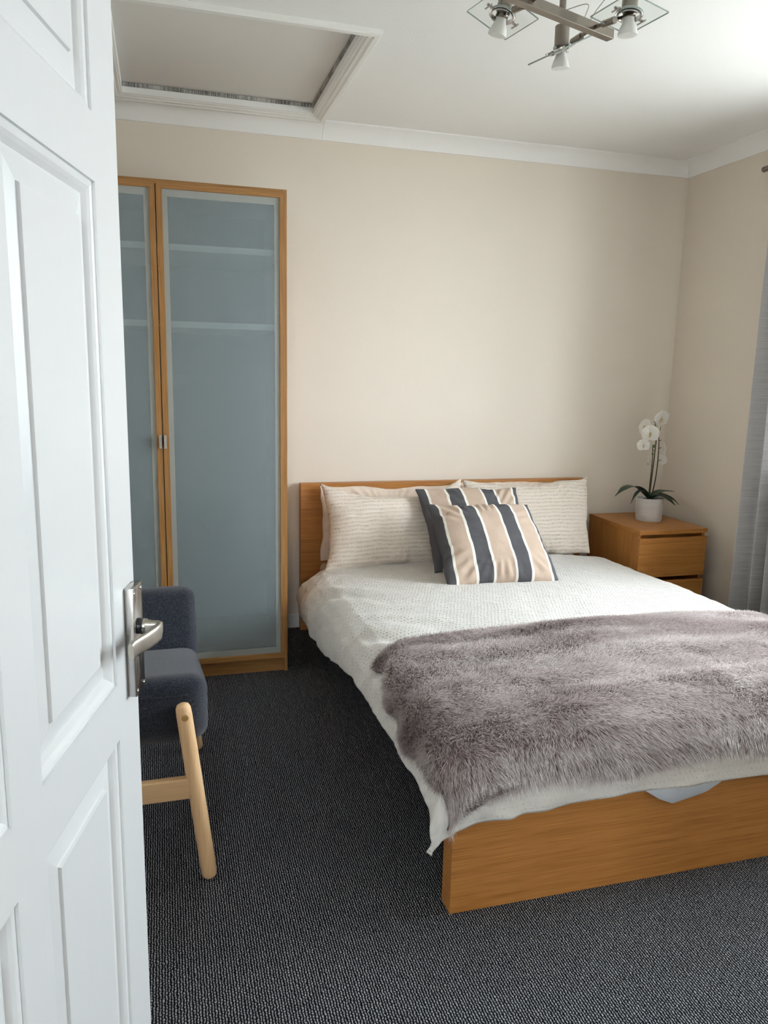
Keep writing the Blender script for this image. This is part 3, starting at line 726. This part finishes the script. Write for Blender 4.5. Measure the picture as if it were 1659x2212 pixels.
# ------------------------------------------------------------------ pillows and cushions
def cushion(name, w, h, th, T, mat, label, cat, group, seed, pinch=.05, uvm=True, p=2.6, q=.55, N=(110, 90), sag=0.0, wr=1.0):
    nu, nv = N
    u = np.linspace(-1, 1, nu)[:, None]; v = np.linspace(-1, 1, nv)[None, :]
    uu = np.sign(u)*(1-(1-np.abs(u))**1.35); vv = np.sign(v)*(1-(1-np.abs(v))**1.35)
    f = (np.clip(1-np.abs(uu)**p, 0, 1)**q)*(np.clip(1-np.abs(vv)**p, 0, 1)**q)
    X = w/2*uu*(1-pinch*(1-vv**2)*np.abs(uu)**3); Y = h/2*vv*(1-pinch*(1-uu**2)*np.abs(vv)**3)
    X = X + 0*vv; Y = Y + 0*uu
    Y = Y - sag*(1-np.abs(uu)**2.5)*np.clip(vv, 0, 1) + vnoise(X, Y*0, 6, 6, seed+8, 3)*.010*wr*vv**3; X = X + vnoise(X*0, Y, 6, 8, seed+9, 3)*.008*wr*uu**3
    n1 = vnoise(X+seed, Y, 7, 7, seed, 3)*.009*wr*f**.5; n2 = vnoise(X+seed, Y, 5, 14, seed+1, 3)*.007*wr
    rad = np.minimum(1, np.hypot(uu, vv)); ang = np.arctan2(Y, X)
    n2 = n2 + .0035*wr*np.sin(ang*31+6*vnoise(X, Y, 4, 4, seed+3, 2))*np.clip((rad-.55)/.3, 0, 1)*np.abs(vnoise(X, Y, 6, 6, seed+4, 2))*2
    rim = .004*(1-f)
    Zf = th/2*f + n1 + n2*np.clip(f*2, 0, 1) + .0035; Zb = -th/2*f*.8 + n1*.4 - .0035
    wav = vnoise(X, Y, 9, 9, seed+5, 2)*.011*wr*(1-f); Zf = Zf+wav; Zb = Zb+wav
    A = np.stack([X, Y, Zf], -1).reshape(-1, 3); B = np.stack([X, Y, Zb], -1).reshape(-1, 3)
    n = nu*nv; Fs = []; 
    idx = np.arange(n).reshape(nu, nv)
    for i in range(nu-1):
        for j in range(nv-1):
            Fs.append((idx[i, j], idx[i+1, j], idx[i+1, j+1], idx[i, j+1]))
            Fs.append((n+idx[i, j], n+idx[i, j+1], n+idx[i+1, j+1], n+idx[i+1, j]))
    bd = [idx[i, 0] for i in range(nu)] + [idx[-1, j] for j in range(1, nv)] + [idx[i, -1] for i in range(nu-2, -1, -1)] + [idx[0, j] for j in range(nv-2, 0, -1)]
    for k in range(len(bd)):
        a, b = bd[k], bd[(k+1) % len(bd)]; Fs.append((a, n+a, n+b, b))
    V = np.concatenate([A, B]); 
    me = bpy.data.meshes.new(name); me.from_pydata(V.tolist(), [], [tuple(int(q_) for q_ in f_) for f_ in Fs])
    l = me.uv_layers.new(name='UVMap')
    uvv = np.stack([X, Y], -1).reshape(-1, 2)*1.12 if uvm else np.stack([(uu+1)/2+0*vv, (vv+1)/2+0*uu], -1).reshape(-1, 2)
    uvv = np.concatenate([uvv, uvv]); li = np.empty(len(me.loops), np.int32); me.loops.foreach_get('vertex_index', li)
    l.data.foreach_set('uv', uvv[li].astype(np.float32).ravel())
    me.transform(T); me.update()
    o = link(name, me, mat, smooth=True); tag(o, label, cat, group); return o
def frame(bl, br, topc, w, h, tw=0):
    """T with local x = along bottom, local y = up the face, centre placed so the bottom edge sits at bl..br"""
    bl, br, topc = Vector(bl), Vector(br), Vector(topc); ex = (br-bl).normalized(); c0 = (bl+br)/2
    ey = (topc-c0).normalized(); ez = ex.cross(ey).normalized(); c = c0 + ey*h/2
    m = Matrix(((ex.x, ey.x, ez.x, c.x), (ex.y, ey.y, ez.y, c.y), (ex.z, ey.z, ez.z, c.z), (0, 0, 0, 1)))
    return m @ Matrix.Rotation(tw, 4, 'Z')
cushion('pillow', .70, .350, .06, frame((.735, 3.625, .395), (1.415, 3.625, .395), (1.08, 3.672, .745), .70, .350), M['pillow2'], 'pink-beige pillow against the headboard behind the left front pillow', 'pillow', 'pillows along the headboard', 3, .04, wr=1.4)
cushion('pillow', .70, .372, .06, frame((1.44, 3.63, .395), (2.13, 3.63, .395), (1.79, 3.675, .745), .70, .35), M['pillow2'], 'pink-beige pillow against the headboard behind the right front pillow', 'pillow', 'pillows along the headboard', 4, .04, wr=1.4)
cushion('pillow', .715, .43, .15, frame((.712, 3.375, .392), (1.40, 3.39, .398), (1.070, 3.565, .785), .715, .43), M['pillow'], 'cream puckered pillow at the wardrobe end of the headboard', 'pillow', 'pillows along the headboard', 5, .075, sag=.07, wr=1.3, q=.5)
cushion('pillow', .715, .42, .15, frame((1.40, 3.43, .400), (2.12, 3.445, .398), (1.815, 3.615, .79), .715, .42), M['pillow'], 'cream puckered pillow nearest the bedside chest', 'pillow', 'pillows along the headboard', 6, .06, sag=.025, wr=1.7, q=.5)
cushion('cushion', .51, .46, .11, frame((1.155, 3.15, .418), (1.665, 3.14, .418), (1.41, 3.455, .765), .51, .46), M['stripe'], 'charcoal and beige striped cushion, mostly hidden behind the other striped one', 'cushion', 'striped cushions', 7, .05, False, wr=1.3)
cushion('cushion', .50, .44, .13, frame((1.135, 2.905, .428), (1.620, 2.88, .428), (1.380, 3.225, .715), .50, .44), M['stripe'], 'charcoal and beige striped square cushion at the front', 'cushion', 'striped cushions', 8, .05, False, wr=1.3)

# ------------------------------------------------------------------ bedside chest
NX0, NX1, NY0, NY1 = 2.272, 2.672, 3.252, 3.735
ns = empty('bedside_chest', ((NX0+NX1)/2, (NY0+NY1)/2, 0), 'small oak bedside chest with two drawers in the corner', 'bedside chest')
box('top', (NX0, NY0, .530), (NX1, NY1, .5525), M['oakx'], ns, .001)
box('side_panel', (NX0+.002, NY0+.018, .0), (NX0+.020, NY1-.001, .5295), M['oakz'], ns, .0008)
box('side_panel', (NX1-.020, NY0+.018, .0), (NX1-.002, NY1-.001, .5295), M['oakz'], ns, .0008)
box('back_panel', (NX0+.0205, NY1-.012, .04), (NX1-.0205, NY1-.002, .529), M['oakx'], ns)
box('front_rail', (NX0+.0205, NY0+.060, .480), (NX1-.0205, NY0+.076, .5292), M['oakx'], ns)
box('plinth', (NX0+.0205, NY0+.030, 0), (NX1-.0205, NY0+.046, .060), M['oakx'], ns)
for za, zb in ((.309, .512), (.065, .287)):
    dr = box('drawer', (NX0+.001, NY0-.001, za), (NX1-.001, NY0+.017, zb), M['oakx'], ns, .001)
    bm = bmesh.new(); add_box(bm, (NX0+.03, NY0+.0175, za+.01), (NX1-.03, NY1-.03, zb-.035)); bmo('drawer_box', bm, M['oakx'], dr)

# ------------------------------------------------------------------ orchid
OC = (2.497, 3.512, .5527)
orc = empty('potted_orchid', OC, 'white orchid in a ribbed pale grey pot on the bedside chest', 'potted plant')
pot = lathe('pot', [(0, 0), (.064, 0), (.0665, .004), (.0685, .02), (.0705, .118), (.071, .121), (.069, .123), (.066, .121), (.065, .105), (0, .105)], M['pot'], orc, Matrix.Translation(OC), 48)
lathe('soil', [(0, 0), (.0645, 0), (.05, .006), (0, .008)], M['soil'], orc, Matrix.Translation((OC[0], OC[1], OC[2]+.1055)), 24)
def bez(pts, n):
    P = [Vector(p) for p in pts]; out = []
    for i in range(n+1):
        t = i/n; Q = P[:]
        while len(Q) > 1: Q = [Q[k].lerp(Q[k+1], t) for k in range(len(Q)-1)]
        out.append(Q[0])
    return out
def strap(name, ctrl, wid, mat, parent, n=14, cup=.25):
    c = bez(ctrl, n); P = []
    for i, p in enumerate(c):
        tg = (c[min(i+1, n)]-c[max(i-1, 0)]).normalized(); sd = tg.cross(Vector((0, 0, 1))); sd = sd.normalized() if sd.length > 1e-4 else Vector((1, 0, 0))
        up = sd.cross(tg); f = i/n; ww = wid*(.35+.65*math.sin(math.pi*min(1, f*.9+.1))**.7)*(1 if f < .8 else max(.06, (1-f)/.2))
        P.append([p + sd*ww*k + up*abs(k)*ww*cup for k in (-1, -.5, 0, .5, 1)])
    o = link(name, grid_mesh(name, np.array([[tuple(q) for q in r] for r in P])), mat, parent)
    m = o.modifiers.new('thick', 'SOLIDIFY'); m.thickness = .0016; m.offset = 0; return o
cz = OC[2]+.112
ctr = Vector((OC[0], OC[1], cz))
for m_, e_, lw_ in (((2.3071, 3.4200, 0.7788), (2.1822, 3.3600, 0.7142), .026), ((2.3450, 3.4000, 0.7569), (2.2363, 3.3000, 0.6850), .011), ((2.5958, 3.5500, 0.7038), (2.7134, 3.6000, 0.6882), .026), ((2.5897, 3.5000, 0.6966), (2.6519, 3.4700, 0.6393), .026), ((2.5394, 3.4500, 0.6957), (2.5609, 3.3800, 0.6525), .026)):
    m_, e_ = Vector(m_), Vector(e_)
    strap('leaf', [ctr, ctr.lerp(m_, .6)+Vector((0, 0, .02)), m_, e_], lw_, M['leaf'], orc)
st1 = bez([ctr+Vector((-.005, 0, 0)), Vector((2.4958, 3.5100, 0.7873)), Vector((2.4946, 3.5000, 0.9614)), Vector((2.5016, 3.4900, 1.0475)), Vector((2.4645, 3.4800, 1.0675))], 24)
st2 = bez([ctr+Vector((.006, .005, 0)), Vector((2.5549, 3.5300, 0.7960)), Vector((2.5298, 3.5300, 0.9335)), Vector((2.5350, 3.5100, 0.9970)), Vector((2.4911, 3.5000, 1.0540))], 24)
tube('stem', st1, [.0036-.0016*i/24 for i in range(25)], M['stem'], orc, 8)
tube('stem', st2, [.0034-.0016*i/24 for i in range(25)], M['stem'], orc, 8)
tube('stem', bez([ctr+Vector((-.012, -.004, 0)), Vector((2.4769, 3.5000, 0.7641)), Vector((2.4900, 3.5000, 0.8631)), Vector((2.4781, 3.5000, 0.9566))], 14), .0024, M['stem'], orc, 8)
tube('stem', bez([st2[-2], Vector((2.5197, 3.5000, 1.0224)), Vector((2.5165, 3.5000, 1.0540))], 6), .0015, M['stem'], orc, 6)
tube('stem', bez([st1[-2], Vector((2.4831, 3.4900, 1.0644)), Vector((2.4672, 3.4900, 1.0837))], 6), .0015, M['stem'], orc, 6)
for i, fr in enumerate((.35, .45, .52, .6, .66, .74)):
    p = (st2 if i % 2 else st1)[int(fr*24)]; tube('node', [p, p+Vector((.012*(1 if i % 2 else -1), -.004, .005))], .0018, M['stem'], orc, 6)
def petal_mesh(kind):
    L, Wd = {'wide': (.040, .034), 'sepal': (.040, .020)}[kind]; n, m = 12, 9; P = []
    for i in range(n):
        f = i/(n-1); ww = Wd*(math.sin(math.pi*(.06+.94*f)**(.8 if kind == 'wide' else .9))**.6 if f < 1 else 0); ww = max(ww, .0022 if i < n-1 else .001)
        P.append([(ww*k/4, f*L, .006*math.sin(f*2.4)-.004*abs(k/4)**2+.0015*math.sin(k*1.7+f*5)) for k in range(-4, 5)])
    return grid_mesh('petal', np.array(P, float))
PM = {k: petal_mesh(k) for k in ('wide', 'sepal')}
for k in PM: PM[k].materials.append(M['petal'])
def flower(pos, look, scale, roll):
    pos = Vector(pos); z = Vector(look).normalized(); x = Vector((0, 0, 1)).cross(z); x = x.normalized() if x.length > .01 else Vector((1, 0, 0)); y = z.cross(x)
    Rm = Matrix(((x.x, y.x, z.x), (x.y, y.y, z.y), (x.z, y.z, z.z))).to_4x4() @ Matrix.Rotation(roll, 4, 'Z')
    bm = bmesh.new(); add_lathe(bm, [(0, 0), (.0042, .001), (.0055, .005), (.004, .010), (.001, .012)], n=12)
    add_tube(bm, [(0, -.002, .006), (0, -.010, .011), (0, -.014, .016)], [.0035, .0045, .0015], 8)
    me = bpy.data.meshes.new('flower'); bmesh.ops.recalc_face_normals(bm, faces=bm.faces); bm.to_mesh(me); bm.free(); me.materials.append(M['lip'])
    o = bpy.data.objects.new('flower', me); COL.objects.link(o); o.parent = orc
    o.matrix_local = Matrix.Translation(pos-Vector(OC)) @ Rm @ Matrix.Scale(scale, 4)
    WLOC[o.name] = tuple(pos)
    for a, kd, dz in ((0, 'sepal', 0), (2.25, 'sepal', 0), (-2.25, 'sepal', 0), (1.18, 'wide', .002), (-1.18, 'wide', .002)):
        p = bpy.data.objects.new('petal', PM[kd]); COL.objects.link(p); p.parent = o; p.matrix_local = Matrix.Rotation(a, 4, 'Z') @ Matrix.Translation((0, .001, dz))
for fp, lk, s_c, rl in (((2.5152, 3.5000, 1.0953), (.1, -.9, -.25), 1.05, .2),
                       ((2.4371, 3.4700, 1.0201), (-.5, -.8, .05), 1.0, .0),
                       ((2.4516, 3.5400, 1.0510), (-.9, -.1, .2), .95, .5),
                       ((2.3942, 3.4600, 0.9610), (-.6, -.8, -.1), .72, .1),
                       ((2.5817, 3.5500, 0.9311), (.8, -.4, .1), .82, .3),
                       ((2.4984, 3.5400, 0.8582), (-.7, .6, -.2), .75, 1.2),
                       ((2.5831, 3.5600, 0.8723), (.6, .5, .2), .66, .8)):
    flower(fp, lk, s_c*1.15, rl)
for c, s in (((2.4800, 3.4900, 0.9526), 1.0), ((2.4755, 3.4900, 0.9111), .75)):
    lathe('bud', [(0, -.009*s), (.005*s, -.007*s), (.0085*s, 0), (.006*s, .007*s), (0, .010*s)], M['bud'], orc, Matrix.Translation(c), 14)

# ------------------------------------------------------------------ curtain
Yc0, Yc1 = 3.05, 2.58; n = 240; zs = np.linspace(.015, 2.235, 60); f = np.linspace(0, 1, n); PC = []
for i, k in enumerate(f):
    row = []
    for z in zs:
        hz = (z-.015)/2.22; ph = 2*math.pi*5*k + .5*math.sin(z*1.1)
        y = Yc0 + (Yc1-Yc0)*k + .012*math.sin(ph*1.0+.8) + .004*(1-hz)*math.sin(z*3+k*9)
        x = 2.664 + .046*math.sin(ph) + .010*math.sin(ph*.5+1.3) - .010*(1-hz)*math.sin(k*11)
        row.append((min(x, 2.728), y, z))
    PC.append(row)
PC = np.array(PC)
ul = np.r_[0, np.cumsum(np.linalg.norm(PC[1:, 0]-PC[:-1, 0], axis=1))]
uvc = np.stack([np.repeat(ul[:, None], 60, 1), np.repeat(zs[None], n, 0)], -1)
cu = link('curtain', grid_mesh('curtain', PC, uvc), M['curtain'])
tag(cu, 'grey slubbed floor-length curtain hanging beside the window', 'curtain')
cp = empty('curtain_pole', (2.672, 1.7, 2.26), 'brushed metal curtain pole above the window', 'curtain pole')
tube('pole', [(2.672, .45, 2.255), (2.672, 3.12, 2.255)], .012, M['nickel'], cp, 16)
for y in (.55, 2.28): tube('bracket', [(2.7545, y, 2.255), (2.684, y, 2.255)], .008, M['nickel'], cp, 12)

# ------------------------------------------------------------------ chair
ch = empty('easy_chair', (-.22, 2.2, 0), 'navy felt armless easy chair on pale round wooden legs', 'chair')
CA = math.radians(0.8); Cc = Vector((.088, 1.87, 0)); cc_, cs_ = math.cos(CA), math.sin(CA)
def cw(p):   # chair local: x from right edge (negative = left), y back from front, z
    return Vector((Cc.x + p[0]*cc_ - p[1]*cs_, Cc.y + p[0]*cs_ + p[1]*cc_, p[2]))
CWD = .54
def soft(name, prof, mat, bev):
    """prof (y,z) closed polygon extruded across the chair, generously bevelled"""
    bm = bmesh.new(); A = [bm.verts.new((-CWD, y, z)) for y, z in prof]; B = [bm.verts.new((0, y, z)) for y, z in prof]; m = len(prof)
    for i in range(m): bm.faces.new((A[i], A[(i+1) % m], B[(i+1) % m], B[i]))
    bm.faces.new(A); bm.faces.new(B); bmesh.ops.recalc_face_normals(bm, faces=bm.faces)
    bmesh.ops.bevel(bm, geom=list(bm.edges), offset=bev, segments=6, affect='EDGES', profile=.5, clamp_overlap=True)
    for v in bm.verts: v.co = cw(v.co)
    o = bmo(name, bm, mat, ch); return autosmooth(o, 60)
soft('seat', [(.0, .368), (.0, .556), (.50, .452), (.60, .330), (.50, .318)], M['tweed'], .045)
soft('backrest', [(.455, .40), (.57, .36), (.71, .585), (.60, .622)], M['tweed'], .040)
def leg(x0, xb, yt, yb, zt):
    p0, p1 = cw((x0, yt, zt)), cw((xb, yb, .004)); d = (p1-p0).normalized()
    pts = [p0-d*.0, p0+d*.004, p0+d*.012, p0+d*.03] + [p0.lerp(p1, k) for k in (.3, .6, .9)] + [p1-d*.012, p1-d*.004, p1]
    return tube('leg', pts, [.008, .015, .0185, .0195, .0198, .0198, .0198, .0196, .0165, .010], M['beech'], ch, 20)
l1 = leg(-.065, -.008, -.0215, -.0215, .492)
leg(-CWD+.065, -CWD+.008, -.0215, -.0215, .492)
leg(-.050, .000, .600, .690, .42)
leg(-CWD+.050, -CWD, .600, .690, .42)
p_ = cw((-.0605, -.0415, .462))
bt = lathe('bolt', [(0, 0), (.0085, 0), (.0085, .0018), (.0045, .0022), (.004, .0006), (0, .0006)], M['brass'], l1, Matrix.Translation(p_) @ Matrix.Rotation(math.radians(90)+0, 4, 'X'), 18)
def crail(za, zb, xa, xb, ya, yb):
    bm = bmesh.new(); add_box(bm, (xa, ya, za), (xb, yb, zb), .003, 2, lambda c: cw(c)); bmo('stretcher', bm, M['beechx'], ch)
tube('seam', [cw((-CWD+.05, .0005, .5035)), cw((-.05, .0005, .5035))], .0022, M['tweed'], ch, 8)
crail(.238, .293, -CWD+.052, -.052, -.033, -.010)

# ------------------------------------------------------------------ ceiling spotlight bar
BZ = 2.25; e1 = Vector((1.235, 2.095, BZ)); bdir = Vector((.945, .327, 0)).normalized(); rdir = Vector((bdir.y, -bdir.x, 0))
bp1 = Vector((1.163, 2.070, BZ)); bp2 = Vector((.935, 1.991, BZ)); cen = (bp1+bp2)/2; e0 = cen*2-e1
sp = empty('ceiling_spotlight', (cen.x, cen.y, ZC), 'brushed nickel ceiling spotlight bar with square clear glass plates', 'ceiling light')
def orient(o_, ex, ez):
    ez = Vector(ez).normalized(); ex = (Vector(ex)-ez*Vector(ex).dot(ez)).normalized(); ey = ez.cross(ex); o_ = Vector(o_)
    return Matrix(((ex.x, ey.x, ez.x, o_.x), (ex.y, ey.y, ez.y, o_.y), (ex.z, ey.z, ez.z, o_.z), (0, 0, 0, 1)))
Tb = orient(cen, bdir, (0, 0, 1)); Lb = (e1-cen).length
bm = bmesh.new(); add_box(bm, (-Lb, -.0125, -.0125), (Lb, .0125, .0125), .001, 1, lambda c: Tb @ c); bmo('bar', bm, M['nickel'], sp)
tube('pole', [cen+Vector((0, 0, .0125)), (cen.x, cen.y, ZC-.018)], .009, M['nickel'], sp, 16)
lathe('ceiling_rose', [(0, 0), (.05, 0), (.05, .012), (.045, .018), (0, .018)], M['nickel'], sp, Matrix.Translation((cen.x, cen.y, ZC-.0182)), 32)
def lamp(pos, barp, pn, px_, aim):
    pos = Vector(pos); T = orient(pos, px_, pn); h, r = .070, .036
    # glass plate with a round hole
    bm = bmesh.new(); K = 32; ring = []
    for zz_ in (-.002, .002):
        o_, i_ = [], []
        for k in range(K):
            a = 2*math.pi*k/K + math.pi/4; c_, s_ = math.cos(a), math.sin(a); mm = max(abs(c_), abs(s_))
            o_.append(bm.verts.new(T @ Vector((c_/mm*h, s_/mm*h, zz_)))); i_.append(bm.verts.new(T @ Vector((c_*r, s_*r, zz_))))
        ring.append((o_, i_))
    fe = []
    for k in range(K):
        j = (k+1) % K
        bm.faces.new((ring[0][0][k], ring[0][0][j], ring[0][1][j], ring[0][1][k])); bm.faces.new((ring[1][0][k], ring[1][0][j], ring[1][1][j], ring[1][1][k]))
        fe.append(bm.faces.new((ring[0][0][k], ring[0][0][j], ring[1][0][j], ring[1][0][k]))); fe.append(bm.faces.new((ring[0][1][k], ring[0][1][j], ring[1][1][j], ring[1][1][k])))
    for f_ in fe: f_.material_index = 1
    g = bmo('glass_plate', bm, M['lglass'], sp); g.data.materials.append(M['ledge'])
    # arm from the bar to the plate
    d = (pos-barp).normalized(); tube('arm', [barp, barp+d*.02, pos-d*.048], .0055, M['nickel'], sp, 12)
    tube('arm_socket', [pos-d*.085, pos-d*.046], .009, M['nickel'], sp, 14)
    # gimbal ring with two clamps
    bm = bmesh.new(); add_lathe(bm, [(.029, -.006), (.032, -.006), (.032, .006), (.029, .006)], n=36, T=T, closed=True); rg = autosmooth(bmo('gimbal_ring', bm, M['chrome'], sp), 30)
    for sgn in (-1, 1):
        p0, p1 = T @ Vector((0, sgn*.030, 0)), T @ Vector((0, sgn*.052, .0))
        tube('clamp', [p0, p1], .0035, M['chrome'], rg, 10); q0, q1 = T @ Vector((-.014, sgn*.047, -.004)), T @ Vector((.014, sgn*.047, -.004)); tube('clamp_pin', [q0, q1], .0022, M['chrome'], rg, 8)
    aim = Vector(aim).normalized(); A = orient(pos, px_, -aim)
    lathe('housing', [(0, .062), (.018, .062), (.0205, .059), (.0205, .008), (.0165, .004), (.0165, -.008), (0, -.008)], M['nickel'], sp, A, 28)
    lathe('bulb', [(0, -.006), (.0135, -.006), (.014, -.012), (.017, -.022), (.0225, -.034), (.0255, -.045), (.0255, -.049), (.022, -.050), (.0, -.047)], M['bulb'], sp, A, 28)
    for xx in (-.029, .015):
        bx = bmesh.new(); add_box(bx, (xx, -.005, -.004), (xx+.014, .005, .004), .001, 1, lambda c: A @ c); bmo('pivot', bx, M['chrome'], sp)
    return A
lamp((.905, 2.095, 2.258), bp2, (.29, .10, .95), (math.cos(-1.344), math.sin(-1.344), 0), (-.18, .22, -1))
vw = (Vector((1.137, 2.195, 2.25)) - Vector((0, 0, CAMH))).normalized(); ld = CR*.90 + CU*.42
lamp((1.137, 2.195, 2.238), bp1, vw.cross(ld), ld + vw*.6, (.06, .1, -1))
lamp((1.203, 1.955, 2.244), bp1, (.09, .07, .99), (math.cos(-1.342), math.sin(-1.342), 0), (.02, .05, -1))
lamp((.985, 1.850, 2.27), bp2, (-.1, .0, 1), (math.cos(-1.344), math.sin(-1.344), 0), (0, -.2, -1))
def cab(p, q, up, n=20): tube('cable', bez([p, Vector(p)+Vector((.02, .0, up)), Vector(p)+Vector((.05, -.03, up*1.2)), Vector(q)+Vector((-.06, .02, -.01)), Vector(q)+Vector((-.02, -.03, up)), q], n), .0013, M['cable'], sp, 6)
cab(bp1+Vector((-.01, 0, .013)), (1.203, 1.955, 2.306), .05)
cab(bp1+Vector((-.03, 0, .013)), (1.137, 2.195, 2.30), .06)
cab(bp2+Vector((.01, 0, .013)), (.905, 2.095, 2.32), .05)
cab(bp2+Vector((.02, 0, .013)), (.985, 1.850, 2.33), .05)
